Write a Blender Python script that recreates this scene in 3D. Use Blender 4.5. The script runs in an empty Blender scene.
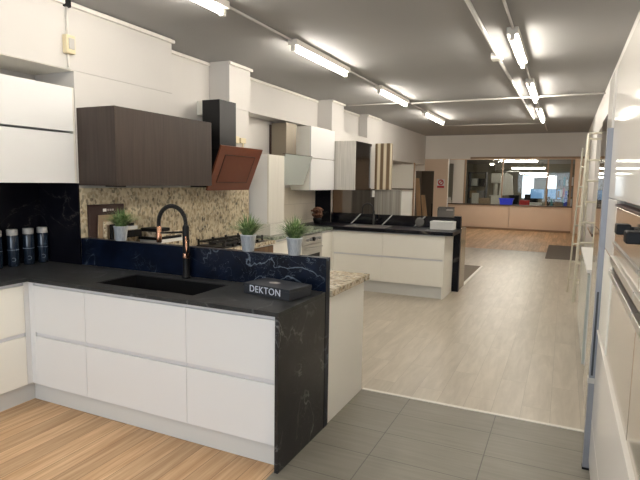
import bpy, bmesh, math, random
from mathutils import Vector, Matrix
random.seed(7)
C = bpy.context.scene.collection
PI = math.pi

# ------------------------------------------------------------------ materials
def mat(name, col=(.8, .8, .8), rough=.5, metal=0.0, spec=.5, coat=0.0):
    m = bpy.data.materials.new(name); m.use_nodes = True
    b = m.node_tree.nodes['Principled BSDF']
    b.inputs['Base Color'].default_value = (*col, 1)
    b.inputs['Roughness'].default_value = rough
    b.inputs['Metallic'].default_value = metal
    b.inputs['Specular IOR Level'].default_value = spec
    b.inputs['Coat Weight'].default_value = coat
    return m
def nodes(m): return m.node_tree.nodes, m.node_tree.links, m.node_tree.nodes['Principled BSDF']
def coords(m, scale=(1, 1, 1), rot=(0, 0, 0), which='Object'):
    N, L, b = nodes(m)
    tc = N.new('ShaderNodeTexCoord'); mp = N.new('ShaderNodeMapping')
    mp.inputs['Scale'].default_value = scale; mp.inputs['Rotation'].default_value = rot
    L.new(tc.outputs[which], mp.inputs['Vector']); return mp.outputs['Vector']
def noise(m, vec, scale, detail=4, rough=.5, dist=0):
    N, L, b = nodes(m)
    n = N.new('ShaderNodeTexNoise'); n.inputs['Scale'].default_value = scale
    n.inputs['Detail'].default_value = detail; n.inputs['Roughness'].default_value = rough
    n.inputs['Distortion'].default_value = dist
    L.new(vec, n.inputs['Vector']); return n.outputs['Fac']
def ramp(m, fac, stops, interp='LINEAR'):
    N, L, b = nodes(m)
    r = N.new('ShaderNodeValToRGB'); r.color_ramp.interpolation = interp
    e = r.color_ramp.elements
    while len(e) < len(stops): e.new(.5)
    for q, (p, c) in zip(e, stops):
        q.position = p; q.color = (*c, 1) if len(c) == 3 else c
    L.new(fac, r.inputs['Fac']); return r.outputs['Color']
def mix(m, fac, a, b_, mode='MIX'):
    N, L, b = nodes(m)
    x = N.new('ShaderNodeMix'); x.data_type = 'RGBA'; x.blend_type = mode
    if isinstance(fac, (int, float)): x.inputs[0].default_value = fac
    else: L.new(fac, x.inputs[0])
    for s, v in ((6, a), (7, b_)):
        if isinstance(v, tuple): x.inputs[s].default_value = (*v, 1)
        else: L.new(v, x.inputs[s])
    return x.outputs[2]
def base(m, sock): N, L, b = nodes(m); L.new(sock, b.inputs['Base Color'])
def bump(m, h, strength=.1, dist=.01):
    N, L, b = nodes(m)
    k = N.new('ShaderNodeBump'); k.inputs['Strength'].default_value = strength; k.inputs['Distance'].default_value = dist
    L.new(h, k.inputs['Height']); L.new(k.outputs['Normal'], b.inputs['Normal'])

def paint(name, c, var=.04, rough=.6, scale=1.5):
    m = mat(name, c, rough, spec=.3)
    f = noise(m, coords(m), scale, 5)
    base(m, ramp(m, f, [(.3, tuple(x*(1-var) for x in c)), (.7, c)]))
    return m
M = {}
M['wall'] = paint('wall_paint', (.64, .615, .585))
M['wallbright'] = paint('wall_paint_brightened', (.90, .85, .78))  # wall paint made lighter, so the far end's brightness sits in the colour
M['ceil'] = paint('ceiling_paint', (.39, .387, .38), .06, .8, 1.2)
M['pink'] = paint('beige_pink_paint', (.80, .63, .48))
M['trimwhite'] = paint('trim_white', (.78, .75, .69))
M['conduit'] = mat('painted_conduit', (.62, .60, .57), .4, .2)
M['cab'] = paint('matt_white_cabinet', (.80, .795, .785), .015, .35)
M['cream'] = paint('cream_cabinet', (.90, .875, .80), .02, .35)
M['gloss'] = mat('gloss_white', (.74, .71, .66), .055, spec=.006)
M['channel'] = mat('channel_white_aluminium', (.72, .72, .74), .35, .2)
M['plinth'] = mat('plinth_grey_white', (.68, .68, .66), .35)
M['steel'] = mat('brushed_steel', (.62, .60, .57), .28, 1)
M['galv'] = mat('galvanised_steel', (.66, .70, .75), .38, .55)
f_ = noise(M['galv'], coords(M['galv'], (6, 6, 1)), 20, 3)
base(M['galv'], ramp(M['galv'], f_, [(.3, (.55, .61, .68)), (.7, (.84, .88, .93))]))
M['alu'] = mat('aluminium_strip', (.27, .28, .31), .4, .3)
M['black'] = mat('black_plastic', (.006, .006, .007), .45, spec=.2)
M['blackgl'] = mat('black_gloss', (.008, .008, .009), .32, spec=.3)
M['iron'] = mat('cast_iron', (.015, .014, .014), .6)
M['copper'] = mat('copper', (.62, .34, .22), .25, 1)
M['brownmirror'] = mat('bronze_mirror_glass', (.105, .082, .066), .06, 1)
M['darkmirror'] = mat('dark_door_glass', (.05, .042, .036), .1, 1)
M['bronze'] = mat('beige_reflective_glass', (.62, .56, .48), .14, .85)
M['hoodglass'] = mat('copper_brown_glass', (.12, .037, .020), .35, .0, .3, 0)
M['hoodframe'] = mat('copper_brown_frame', (.14, .043, .022), .3, .0, .4, 0)
M['groove'] = mat('dark_groove', (.03, .008, .006), .4)
M['paleglass'] = mat('pale_green_glass', (.52, .56, .53), .1)
M['chimney'] = mat('chimney_steel', (.27, .235, .185), .35, .8)
M['lid'] = mat('pale_lid', (.50, .48, .45), .4)
M['jar'] = mat('dark_blue_glass', (.012, .02, .035), .04, coat=.5)
M['jarmark'] = mat('jar_mark', (.16, .20, .26), .4)
M['printgrey'] = mat('letter_print', (.66, .70, .78), .5)
M['boxdark'] = mat('charcoal_card', (.022, .025, .032), .45)
M['patch'] = mat('pale_patch', (.36, .32, .30), .5)
M['soil'] = mat('soil', (.03, .02, .015), .9)
M['switch'] = mat('aged_cream_plastic', (.72, .62, .40), .4)
M['bluetub'] = mat('blue_plastic', (.01, .03, .62), .35)
M['teal'] = mat('teal_panel', (.03, .24, .27), .5)
M['red'] = mat('red_plastic', (.50, .03, .03), .4)
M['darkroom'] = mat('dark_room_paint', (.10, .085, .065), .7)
M['carton'] = mat('carton', (.38, .27, .17), .8)
M['grey'] = mat('grey_plastic', (.25, .25, .25), .5)
M['paper'] = mat('white_paper', (.78, .77, .74), .6)
M['screen'] = mat('monitor_blue', (.05, .12, .25), .2)
M['olive'] = mat('olive_grey_wall', (.26, .24, .18), .8)
M['ladder'] = mat('ladder_aluminium', (.70, .67, .56), .45, .3)
M['acrylic'] = mat('smoked_acrylic', (.13, .12, .11), .1)
M['matt'] = mat('mat_brown_grey', (.20, .17, .14), .95, spec=.1)
M['tan'] = mat('tan_gloss', (.42, .36, .27), .12, .3)
M['whiteboard'] = mat('white_panel', (.76, .73, .66), .4)
M['darktrim'] = mat('dark_wood_trim', (.10, .07, .05), .5)
M['browntrim'] = mat('brown_wood_trim', (.36, .24, .15), .5)

def emis(name, col, s):
    m = mat(name, col); N, L, b = nodes(m)
    b.inputs['Emission Color'].default_value = (*col, 1); b.inputs['Emission Strength'].default_value = s
    return m
M['tube'] = emis('fluorescent_tube', (1, .935, .835), 86)
M['officetube'] = emis('office_tube', (1, .93, .82), 24)
M['daypane'] = emis('daylit_pane', (.80, .88, 1), 2.2)
M['monitoron'] = emis('lit_screen', (.25, .5, .9), .35)

def glass(name, tint=(.9, .92, .9)):
    m = bpy.data.materials.new(name); m.use_nodes = True; N, L = m.node_tree.nodes, m.node_tree.links
    for n in list(N): N.remove(n)
    o = N.new('ShaderNodeOutputMaterial'); mx = N.new('ShaderNodeMixShader'); t = N.new('ShaderNodeBsdfTransparent')
    g = N.new('ShaderNodeBsdfGlossy'); fr = N.new('ShaderNodeFresnel')
    t.inputs[0].default_value = (*tint, 1); g.inputs['Roughness'].default_value = .02
    L.new(fr.outputs[0], mx.inputs[0]); L.new(t.outputs[0], mx.inputs[1]); L.new(g.outputs[0], mx.inputs[2]); L.new(mx.outputs[0], o.inputs[0])
    return m
M['glass'] = glass('clear_glass')

def dekton(name, c, rough, vein=(.55, .56, .58), vs=1.0, amount=1.0, rot=(0, 0, 0), cloud=(.02, .022, .026), spec=.4):
    m = mat(name, c, rough, spec=.5)
    v = coords(m, (1, 1, 1), rot)
    N, L, b = nodes(m)
    f1 = noise(m, v, 1.7*vs, 5, .5, .6)
    r1 = ramp(m, f1, [(.488, (0, 0, 0)), (.5, (1, 1, 1)), (.512, (0, 0, 0))])
    f2 = noise(m, coords(m, (1, 1, 1), (.5, .9, .3)), 4.5*vs, 6, .6, 1.6)
    r2 = ramp(m, f2, [(.492, (0, 0, 0)), (.5, (.6, .6, .6)), (.508, (0, 0, 0))])
    f3 = noise(m, v, 2.3, 3)
    g = ramp(m, f3, [(.45, (0, 0, 0)), (.62, (1, 1, 1))])
    ve = mix(m, 1.0, mix(m, 1.0, r1, r2, 'ADD'), g, 'MULTIPLY')
    ve = mix(m, 1.0, ve, (amount, amount, amount), 'MULTIPLY')
    fc = noise(m, v, 9, 5)
    bc = ramp(m, fc, [(.35, c), (.75, cloud)])
    b.inputs['Specular IOR Level'].default_value = spec
    base(m, mix(m, ve, bc, vein)); return m
M['dek'] = dekton('dark_stone_worktop', (.014, .015, .016), .40, vein=(.15, .155, .16), amount=.6, cloud=(.034, .036, .037), spec=.3)
M['deksplash'] = dekton('dark_stone_upstand_daylight_tint', (.0015, .003, .009), .30, vein=(.20, .25, .31), vs=1.6, amount=.75, cloud=(.004, .009, .026), spec=.22)  # blue tint of the daylight is put into the stone's colour
M['dekside'] = dekton('dark_stone_side', (.010, .010, .011), .34, vein=(.33, .33, .32), vs=1.6, amount=.6, cloud=(.018, .018, .019))
M['dekblack'] = dekton('black_stone_splashback', (.004, .004, .007), .35, vein=(.30, .27, .23), vs=.3, amount=.35, cloud=(.006, .006, .010), spec=.15)
def blackmarble():
    m = mat('black_marble_white_veins', (.005, .005, .009), .12)
    v = coords(m, (1, 1, 1), (0, -.75, 0))
    N, L, b = nodes(m)
    w = N.new('ShaderNodeTexWave'); w.wave_type = 'BANDS'; w.bands_direction = 'X'
    w.inputs['Scale'].default_value = .80; w.inputs['Distortion'].default_value = 2.6; w.inputs['Detail'].default_value = 2; w.inputs['Detail Scale'].default_value = .5
    L.new(v, w.inputs['Vector'])
    r = ramp(m, w.outputs['Fac'], [(.992, (0, 0, 0)), (.998, (1, 1, 1))])
    base(m, mix(m, r, (.005, .005, .009), (.62, .62, .60))); return m
M['marble'] = blackmarble()

def granite(name, light, mid, dark, scale=60, stretch=(1, 1, 1), rot=(0, 0, 0), rough=.2):
    m = mat(name, light, rough)
    v = coords(m, stretch, rot); N, L, b = nodes(m)
    vo = N.new('ShaderNodeTexVoronoi'); vo.inputs['Scale'].default_value = scale; L.new(v, vo.inputs['Vector'])
    sp = N.new('ShaderNodeSeparateColor'); L.new(vo.outputs['Color'], sp.inputs[0])
    c1 = ramp(m, sp.outputs[0], [(0, light), (.40, light), (.42, mid), (.66, tuple(x*.62 for x in mid)), (.70, tuple(min(1, x*1.12) for x in light)), (.86, dark)], 'CONSTANT')
    f = noise(m, v, scale*.35, 5, .6)
    c2 = ramp(m, f, [(.36, dark), (.44, mid), (.55, light)])
    base(m, mix(m, .45, c1, c2)); return m
M['terrazzo'] = granite('speckled_cream_granite_wall', (.62, .54, .38), (.40, .31, .19), (.075, .065, .05), 52, (1, 1, .72), (.6, 0, 0), .3)
M['granite'] = granite('cream_brown_granite_top', (.68, .60, .46), (.42, .32, .20), (.07, .055, .04), 45)
M['greengranite'] = granite('green_grey_granite', (.30, .34, .27), (.18, .21, .16), (.05, .06, .05), 60)

def woodgrain(name, a, b_, axis='Z', scale=1.0, rough=.45, spec=.4):
    m = mat(name, a, rough, spec=spec)
    s = {'Z': (28, 28, 1.1), 'Y': (28, 1.1, 28), 'X': (1.1, 28, 28)}[axis]
    f = noise(m, coords(m, tuple(x*scale for x in s)), 1.6, 6, .6, .3)
    base(m, ramp(m, f, [(.3, a), (.7, b_)])); return m
M['darkwood'] = woodgrain('grey_brown_wood', (.021, .0125, .0088), (.047, .031, .023))
M['brownwood'] = woodgrain('brown_wood', (.12, .07, .035), (.22, .13, .07))
M['greywood'] = woodgrain('pale_grey_wood', (.46, .44, .40), (.66, .63, .58))
M['tallcab'] = woodgrain('pale_cream_wood', (.66, .63, .56), (.74, .71, .64), 'Z', .7, .35)
M['plank'] = woodgrain('raw_plank', (.40, .27, .15), (.55, .38, .22), 'Z', .6, .6)
def striped():
    m = mat('striped_brown_cream_veneer', (.5, .4, .3), .25)
    N, L, b = nodes(m); v = coords(m)
    w = N.new('ShaderNodeTexWave'); w.wave_type = 'BANDS'; w.bands_direction = 'X'; w.inputs['Scale'].default_value = 2.45
    w.inputs['Distortion'].default_value = .6; w.inputs['Detail'].default_value = 1
    mp = N.new('ShaderNodeMapping'); mp.inputs['Scale'].default_value = (1, 1, .02)
    L.new(v, mp.inputs['Vector']); L.new(mp.outputs[0], w.inputs['Vector'])
    base(m, ramp(m, w.outputs['Fac'], [(.25, (.17, .115, .065)), (.45, (.24, .17, .10)), (.62, (.62, .54, .40)), (.9, (.74, .66, .50))])); return m
M['striped'] = striped()
def fluted():
    m = mat('grey_fluted_laminate', (.4, .38, .34), .4)
    N, L, b = nodes(m)
    f = noise(m, coords(m, (30, 1, .2)), 1.5, 2)
    base(m, ramp(m, f, [(.35, (.27, .255, .225)), (.65, (.44, .42, .37))])); return m
M['fluted'] = fluted()

def planks(name, c1, c2, w, l, rough, joint=.004, jointc=.55, var=.5, gs=(34, 1.6, 1)):
    """planks running along Y, per plank tone and grain"""
    m = mat(name, c1, rough, spec=.45); N, L, b = nodes(m)
    v = coords(m, (1, 1, 1), (0, 0, PI/2))
    br = N.new('ShaderNodeTexBrick'); br.offset = .37; br.offset_frequency = 2
    br.inputs['Scale'].default_value = 1; br.inputs['Brick Width'].default_value = l; br.inputs['Row Height'].default_value = w
    br.inputs['Mortar Size'].default_value = joint*.5; br.inputs['Mortar Smooth'].default_value = .2; br.inputs['Bias'].default_value = 0
    br.inputs['Color1'].default_value = (0, 0, 0, 1); br.inputs['Color2'].default_value = (1, 1, 1, 1); br.inputs['Mortar'].default_value = (.5, .5, .5, 1)
    L.new(v, br.inputs['Vector'])
    sh = N.new('ShaderNodeVectorMath'); sh.operation = 'MULTIPLY_ADD'
    cv = coords(m, gs); L.new(br.outputs['Color'], sh.inputs[0]); sh.inputs[1].default_value = (17, 9, 5); L.new(cv, sh.inputs[2])
    g = noise(m, sh.outputs[0], 1.0, 6, .62, .5)
    gc = ramp(m, g, [(.28, c1), (.52, tuple((x+y)/2 for x, y in zip(c1, c2))), (.74, c2)])
    tone = ramp(m, br.outputs['Color'], [(0, (1-var*.4,)*3), (1, (1+var*.1,)*3)])
    col = mix(m, 1.0, gc, tone, 'MULTIPLY')
    base(m, mix(m, br.outputs['Fac'], col, tuple(x*jointc for x in c1))); return m
M['oak'] = planks('oak_planks', (.44, .25, .12), (.78, .54, .32), .125, 1.2, .5, var=.55)
M['pale'] = planks('pale_grey_oak_planks', (.42, .37, .295), (.57, .51, .42), .19, 1.3, .34, .003, .8, .14, (15, 2.2, 1))
def tiles():
    m = mat('grey_floor_tile', (.15, .14, .12), .42, spec=.4); N, L, b = nodes(m)
    br = N.new('ShaderNodeTexBrick'); br.offset = 0; br.inputs['Scale'].default_value = 1
    br.inputs['Brick Width'].default_value = .609; br.inputs['Row Height'].default_value = .305
    br.inputs['Mortar Size'].default_value = .0028; br.inputs['Mortar Smooth'].default_value = .1
    br.inputs['Color1'].default_value = (0, 0, 0, 1); br.inputs['Color2'].default_value = (1, 1, 1, 1)
    mp = N.new('ShaderNodeMapping'); tc = N.new('ShaderNodeTexCoord'); mp.inputs['Location'].default_value = (.341+.609*4, -.005+.305*3, 0)
    L.new(tc.outputs['Object'], mp.inputs['Vector']); L.new(mp.outputs[0], br.inputs['Vector'])
    g = noise(m, coords(m, (2.2, 42, 1)), 1.0, 6, .6, .2)
    g2 = noise(m, coords(m), 2.2, 4)
    c = ramp(m, g, [(.25, (.185, .168, .137)), (.75, (.245, .227, .188))])
    c = mix(m, 1.0, c, ramp(m, g2, [(.3, (.88, .88, .88)), (.7, (1.06, 1.06, 1.06))]), 'MULTIPLY')
    base(m, mix(m, br.outputs['Fac'], c, (.10, .09, .075))); return m
M['tiles'] = tiles()
def beigetile():
    m = mat('beige_wall_tile', (.62, .56, .46), .3); N, L, b = nodes(m)
    br = N.new('ShaderNodeTexBrick'); br.offset = .5; br.inputs['Scale'].default_value = 1
    br.inputs['Brick Width'].default_value = .4; br.inputs['Row Height'].default_value = .25; br.inputs['Mortar Size'].default_value = .004
    br.inputs['Color1'].default_value = (.64, .58, .49, 1); br.inputs['Color2'].default_value = (.60, .54, .45, 1); br.inputs['Mortar'].default_value = (.48, .43, .36, 1)
    L.new(coords(m, (1, 1, 1), (0, PI/2, PI/2)), br.inputs['Vector']); base(m, br.outputs['Color']); return m
M['beigetile'] = beigetile()
def leafmat():
    m = mat('grass_leaf', (.1, .2, .05), .5); N, L, b = nodes(m)
    f = noise(m, coords(m), 40, 2)
    base(m, ramp(m, f, [(.3, (.035, .085, .022)), (.5, (.13, .22, .07)), (.68, (.36, .44, .20))])); return m
M['leaf'] = leafmat()
M['rust'] = granite('dried_rust_petals', (.17, .075, .04), (.11, .05, .03), (.03, .015, .01), 60, rough=.8)

# ------------------------------------------------------------------ mesh helpers
class MB:
    def __init__(s): s.bm = bmesh.new()
    def box(s, x0, x1, y0, y1, z0, z1, bev=0):
        if x0 > x1: x0, x1 = x1, x0
        if y0 > y1: y0, y1 = y1, y0
        r = bmesh.ops.create_cube(s.bm, size=1)
        for v in r['verts']:
            v.co = Vector(((x0+x1)/2+v.co.x*(x1-x0), (y0+y1)/2+v.co.y*(y1-y0), (z0+z1)/2+v.co.z*(z1-z0)))
        if bev:
            es = list({e for v in r['verts'] for e in v.link_edges})
            bmesh.ops.bevel(s.bm, geom=es, offset=bev, segments=2, affect='EDGES', profile=.5)
        return s
    def poly_prism(s, pts, d):
        """pts: 3-D polygon, extruded by vector d"""
        a = [s.bm.verts.new(p) for p in pts]; b = [s.bm.verts.new(Vector(p)+Vector(d)) for p in pts]
        n = len(pts); s.bm.faces.new(a); s.bm.faces.new(b[::-1])
        for i in range(n): s.bm.faces.new((a[i], b[i], b[(i+1) % n], a[(i+1) % n]))
        bmesh.ops.recalc_face_normals(s.bm, faces=s.bm.faces); return s
    def lathe(s, prof, c=(0, 0, 0), seg=24):
        rings = []
        for r, z in prof:
            rings.append([s.bm.verts.new((c[0]+r*math.cos(2*PI*i/seg), c[1]+r*math.sin(2*PI*i/seg), c[2]+z)) for i in range(seg)])
        for a, b in zip(rings, rings[1:]):
            for i in range(seg):
                f = s.bm.faces.new((a[i], a[(i+1) % seg], b[(i+1) % seg], b[i])); f.smooth = True
        s.bm.faces.new(rings[0][::-1]); s.bm.faces.new(rings[-1]); return s
    def tube(s, pts, r, seg=10, smooth=True):
        pts = [Vector(p) for p in pts]; rings = []; up = Vector((0, 0, 1))
        for i, p in enumerate(pts):
            t = (pts[min(i+1, len(pts)-1)]-pts[max(i-1, 0)]).normalized()
            ref = Vector((0, 1, 0)) if abs(t.y) < .9 else Vector((1, 0, 0))
            u = t.cross(ref).normalized(); w = t.cross(u)
            rr = r[i] if isinstance(r, (list, tuple)) else r
            rings.append([s.bm.verts.new(p+(u*math.cos(2*PI*k/seg)+w*math.sin(2*PI*k/seg))*rr) for k in range(seg)])
        for a, b in zip(rings, rings[1:]):
            for i in range(seg):
                f = s.bm.faces.new((a[i], a[(i+1) % seg], b[(i+1) % seg], b[i])); f.smooth = smooth
        s.bm.faces.new(rings[0][::-1]); s.bm.faces.new(rings[-1])
        return s
    def xf(s, m):
        bmesh.ops.transform(s.bm, matrix=m, verts=s.bm.verts); return s
    def build(s, name, m, parent=None, local=False):
        """mesh built in world coordinates; origin stays at the parent's origin"""
        bmesh.ops.recalc_face_normals(s.bm, faces=s.bm.faces)
        me = bpy.data.meshes.new(name)
        if parent is not None and not local:
            off = Vector((0, 0, 0)); p = parent
            while p is not None: off += p.location; p = p.parent
            bmesh.ops.translate(s.bm, vec=-off, verts=s.bm.verts)
        s.bm.to_mesh(me); s.bm.free(); me.materials.append(M[m])
        o = bpy.data.objects.new(name, me); C.objects.link(o)
        if parent is not None: o.parent = parent
        return o
def B(*a, bev=0): return MB().box(*a, bev=bev)
def tag(o, label, cat, group=None, kind=None):
    o['label'] = label; o['category'] = cat
    if group: o['group'] = group
    if kind: o['kind'] = kind
    return o
def thing(name, label, cat, loc, group=None):
    o = bpy.data.objects.new(name, None); C.objects.link(o); o.location = loc; o.empty_display_size = .1
    return tag(o, label, cat, group)
def struct(o): o['kind'] = 'structure'; return o
def copy_tree(o, parent=None):
    c = o.copy(); C.objects.link(c)
    if parent is not None: c.parent = parent
    for ch in list(o.children): copy_tree(ch, c)
    return c
def text_mesh(name, txt, size, m, parent, mw, depth=.001):
    cu = bpy.data.curves.new(name, 'FONT'); cu.body = txt; cu.size = size; cu.extrude = depth; cu.align_x = 'CENTER'; cu.align_y = 'CENTER'; cu.space_character = 1.08
    t = bpy.data.objects.new('tmp', cu); C.objects.link(t)
    bpy.context.view_layer.update()
    me = bpy.data.meshes.new_from_object(t.evaluated_get(bpy.context.evaluated_depsgraph_get()))
    bpy.data.objects.remove(t); me.name = name; me.transform(mw)
    off = Vector((0, 0, 0)); p = parent
    while p is not None: off += p.location; p = p.parent
    me.transform(Matrix.Translation(-off)); me.materials.clear(); me.materials.append(M[m])
    o = bpy.data.objects.new(name, me); C.objects.link(o); o.parent = parent; return o

def FB(face, plane):
    """box in front coordinates: a = along the front, d = distance out of the front plane (negative = into the unit)"""
    def f(mb, a0, a1, d0, d1, z0, z1, bev=0):
        if face == '-y': return mb.box(a0, a1, plane-d0, plane-d1, z0, z1, bev)
        if face == '+x': return mb.box(plane+d0, plane+d1, a0, a1, z0, z1, bev)
        if face == '-x': return mb.box(plane-d0, plane-d1, a0, a1, z0, z1, bev)
    return f
def drawer_unit(face, plane, a0, a1, label, group, rows, depth=.52, zt=.872, zb=.14, m='cab', name='drawer_cabinet', part='drawer', cat='cabinet'):
    f = FB(face, plane)
    c = {'-y': ((a0+a1)/2, plane+depth/2, zb), '+x': (plane-depth/2, (a0+a1)/2, zb), '-x': (plane+depth/2, (a0+a1)/2, zb)}[face]
    t = thing(name, label, cat, c, group)
    g = .0012
    f(MB(), a0+g, a1-g, -.022-depth, -.024, zb, zt).build('body', m, t)
    for z0, z1 in rows:
        f(MB(), a0+g, a1-g, -.021, 0, z0, z1, .0015).build(part, m, t)
    zs = sorted(rows)
    tops = [z1 for z0, z1 in zs]
    nxt = [z0 for z0, z1 in zs[1:]]+[zt]
    for z1, z2 in zip(tops, nxt):
        if z2-z1 > .008:
            f(MB(), a0+g, a1-g, -.0235, -.012, z1+.001, z2-.001).build('handle_channel', 'channel', t)
    return t
ROWS = [(.140, .487), (.515, .848)]

# ------------------------------------------------------------------ room shell
CZ = 2.93
struct(B(-4.5, .62, -2.6, 14.92, CZ, CZ+.1).build('ceiling', 'ceil'))
struct(B(-5.6, 1.6, 14.92, 28, 2.62, 2.72).build('ceiling', 'ceil'))
struct(B(-1.36, .62, -2.6, 3.66, -.05, 0).build('floor', 'tiles'))
struct(B(-4.5, -1.36, -2.6, 3.66, -.05, 0).build('floor', 'oak'))
struct(B(-4.5, .62, 3.66, 13.35, -.05, 0).build('floor', 'pale'))
struct(B(-5.6, 1.6, 13.35, 28, -.05, 0).build('floor', 'oak'))
struct(B(-1.33, .43, 3.645, 3.675, 0, .004).build('trim_1', 'whiteboard'))
struct(B(-2.6, .43, 13.335, 13.36, 0, .004).build('trim_2', 'whiteboard'))

# left wall: recess, upper part, piers, false wall
w = MB()
w.box(-4.1, -3.955, -2.6, 2.93, 0, 2.288)                       # recess back (behind worktop and jars)
w.box(-4.1, -3.50, -2.6, 4.05, 2.42, CZ)                         # upper wall above the niche
w.box(-4.1, -3.95, -2.6, 2.93, 2.288, 2.42)                     # niche back
w.box(-4.1, -3.502, 2.931, 5.40, 0, 2.418)                        # false wall behind the hob
w.box(-4.1, -3.78, 4.05, 15, 2.43, CZ)                           # upper wall between the piers
w.box(-4.1, -3.50, 5.00, 5.43, 2.42, CZ)
w.box(-4.1, -3.52, 7.9, 8.4, 2.42, CZ)
w.box(-4.1, -3.60, 9.8, 10.6, 2.40, CZ); w.box(-4.1, -3.60, 9.99, 10.6, 2.12, 2.40)
w.box(-4.1, -3.66, 10.6, 14.8, 2.12, CZ)
w.box(-4.1, -3.72, 5.40, 7.74, 0, 2.43)                          # niche back
w.box(-4.1, -3.44, 7.74, 9.86, 0, 2.43)
w.box(-4.1, -3.522, 9.86, 10.6, 0, 2.12)
w.box(-4.5, -4.35, 10.6, 14.8, 0, 2.93)
w.box(-4.35, -3.52, 10.6, 10.7, 0, 2.12)
struct(w.build('wall_left', 'wall'))
struct(B(-3.95, -3.50, -2.6, 2.928, 2.414, 2.418).build('trim_3', 'whiteboard'))
# soffit board above the second hood
struct(B(-3.719, -3.50, 5.43, 7.88, 2.412, 2.429).build('trim_4', 'wall'))
# cornice mouldings at the ceiling
for i, (x, y0, y1) in enumerate(((-3.50, -2.6, 4.07), (-3.78, 4.07, 4.98), (-3.50, 4.98, 5.45), (-3.78, 5.45, 7.88), (-3.52, 7.88, 8.42), (-3.78, 8.42, 9.78), (-3.60, 9.78, 10.6))):
    m = MB().box(x+.001, x+.03, y0, y1, CZ-.045, CZ-.012, .006)
    struct(m.build('trim_%d' % (5+i), 'trimwhite'))
# right wall
w = MB()
w.box(.43, .60, -2.6, 9.95, 2.46, CZ); w.box(.43, .60, -2.6, 3.7, 0, 2.46); w.box(.62, .75, 3.7, 9.95, 0, 2.46)
w.box(.43, .75, 9.95, 14.8, 0, CZ); w.box(.6, .75, -2.6, 9.95, 2.46, CZ)
struct(w.build('wall_right', 'wall'))
# wall behind the camera with the shop window
w = MB()
w.box(-4.5, -3.3, -2.75, -2.6, 0, CZ); w.box(.3, .62, -2.75, -2.6, 0, CZ); w.box(-3.3, .3, -2.75, -2.6, 0, .35); w.box(-3.3, .3, -2.75, -2.6, 2.6, CZ)
struct(w.build('wall_back', 'wall'))
wf = MB()
for x in (-3.3, -2.12, -.92, .25): wf.box(x, x+.05, -2.72, -2.64, .35, 2.6)
for z in (.35, 2.55): wf.box(-3.25, .25, -2.72, -2.64, z, z+.05)
struct(wf.build('window_1', 'alu'))
# far bulkhead, pillar and doorway wall
w = MB()
w.box(-3.66, .43, 14.8, 14.92, 2.285, CZ)
w.box(-4.5, -3.66, 14.8, 14.92, 1.95, CZ); w.box(-3.66, -3.0, 14.8, 14.92, 1.95, 2.285)
w.box(-4.5, -3.95, 14.8, 14.92, 0, 1.95); w.box(-3.39, -3.0, 14.8, 14.92, 0, 1.95)
ww = w.build('wall_far', 'wallbright'); struct(ww)
pk = MB(); pk.box(-3.66, -3.0, 14.79, 14.799, 1.95, 2.284); pk.box(-3.39, -3.0, 14.79, 14.799, 0, 1.95)
struct(pk.build('wall_far', 'pink'))
struct(B(-2.4, .43, 14.76, 14.799, 2.275, 2.33).build('trim_12', 'browntrim'))
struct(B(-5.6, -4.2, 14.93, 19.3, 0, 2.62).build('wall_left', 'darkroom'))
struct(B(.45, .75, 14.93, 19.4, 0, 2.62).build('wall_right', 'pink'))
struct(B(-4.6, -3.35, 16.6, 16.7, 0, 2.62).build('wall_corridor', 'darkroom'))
# wall over the counter line, with the door to the workroom
w = MB(); w.box(-4.2, .45, 19.35, 19.5, 2.47, 2.62); w.box(-4.25, -3.95, 19.35, 19.5, .897, 2.47); w.box(.245, .45, 19.35, 19.5, 0, 2.47)
struct(w.build('wall_far', 'pink'))

# ------------------------------------------------------------------ workroom behind the counter
w = MB(); w.box(-5.6, -4.3, 19.5, 27.6, 0, 2.62); w.box(1.2, 1.5, 19.5, 27.6, 0, 2.62); w.box(-4.3, 1.2, 27.5, 27.7, 0, 2.62)
struct(w.build('wall_workroom', 'olive'))
ct = thing('service_counter', 'long beige panelled service counter under the glass screen at the far end', 'counter', (-1.8, 19.4, 0))
for x0, x1 in ((-4.2, -1.745), (-1.735, .24)): B(x0, x1, 19.32, 19.42, .07, .86, bev=.003).build('front_panel', 'pink', ct)
B(-4.2, .24, 19.34, 19.44, 0, .07).build('kickboard', 'browntrim', ct)
B(-4.2, .24, 19.28, 19.62, .86, .895, bev=.004).build('ledge', 'darktrim', ct)
# glass screen
wf = MB()
for x, wd in ((-3.35, .06), (-2.05, .035), (-.60, .05), (.12, .06)): wf.box(x, x+wd, 19.42, 19.48, .896, 2.469)
struct(wf.build('window_2', 'browntrim'))
pn = bpy.data.objects['window_2']
for x0, x1 in ((-3.28, -2.06), (-2.0, -.61), (-.54, .115)): B(x0, x1, 19.445, 19.451, .897, 2.468).build('pane', 'glass', pn)
d = MB().box(-3.74, -3.36, 19.40, 19.44, .896, 2.33); struct(d.build('door_1', 'whiteboard'))
struct(B(-3.94, -3.36, 19.40, 19.44, 2.332, 2.468).build('trim_13', 'whiteboard'))
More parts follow.
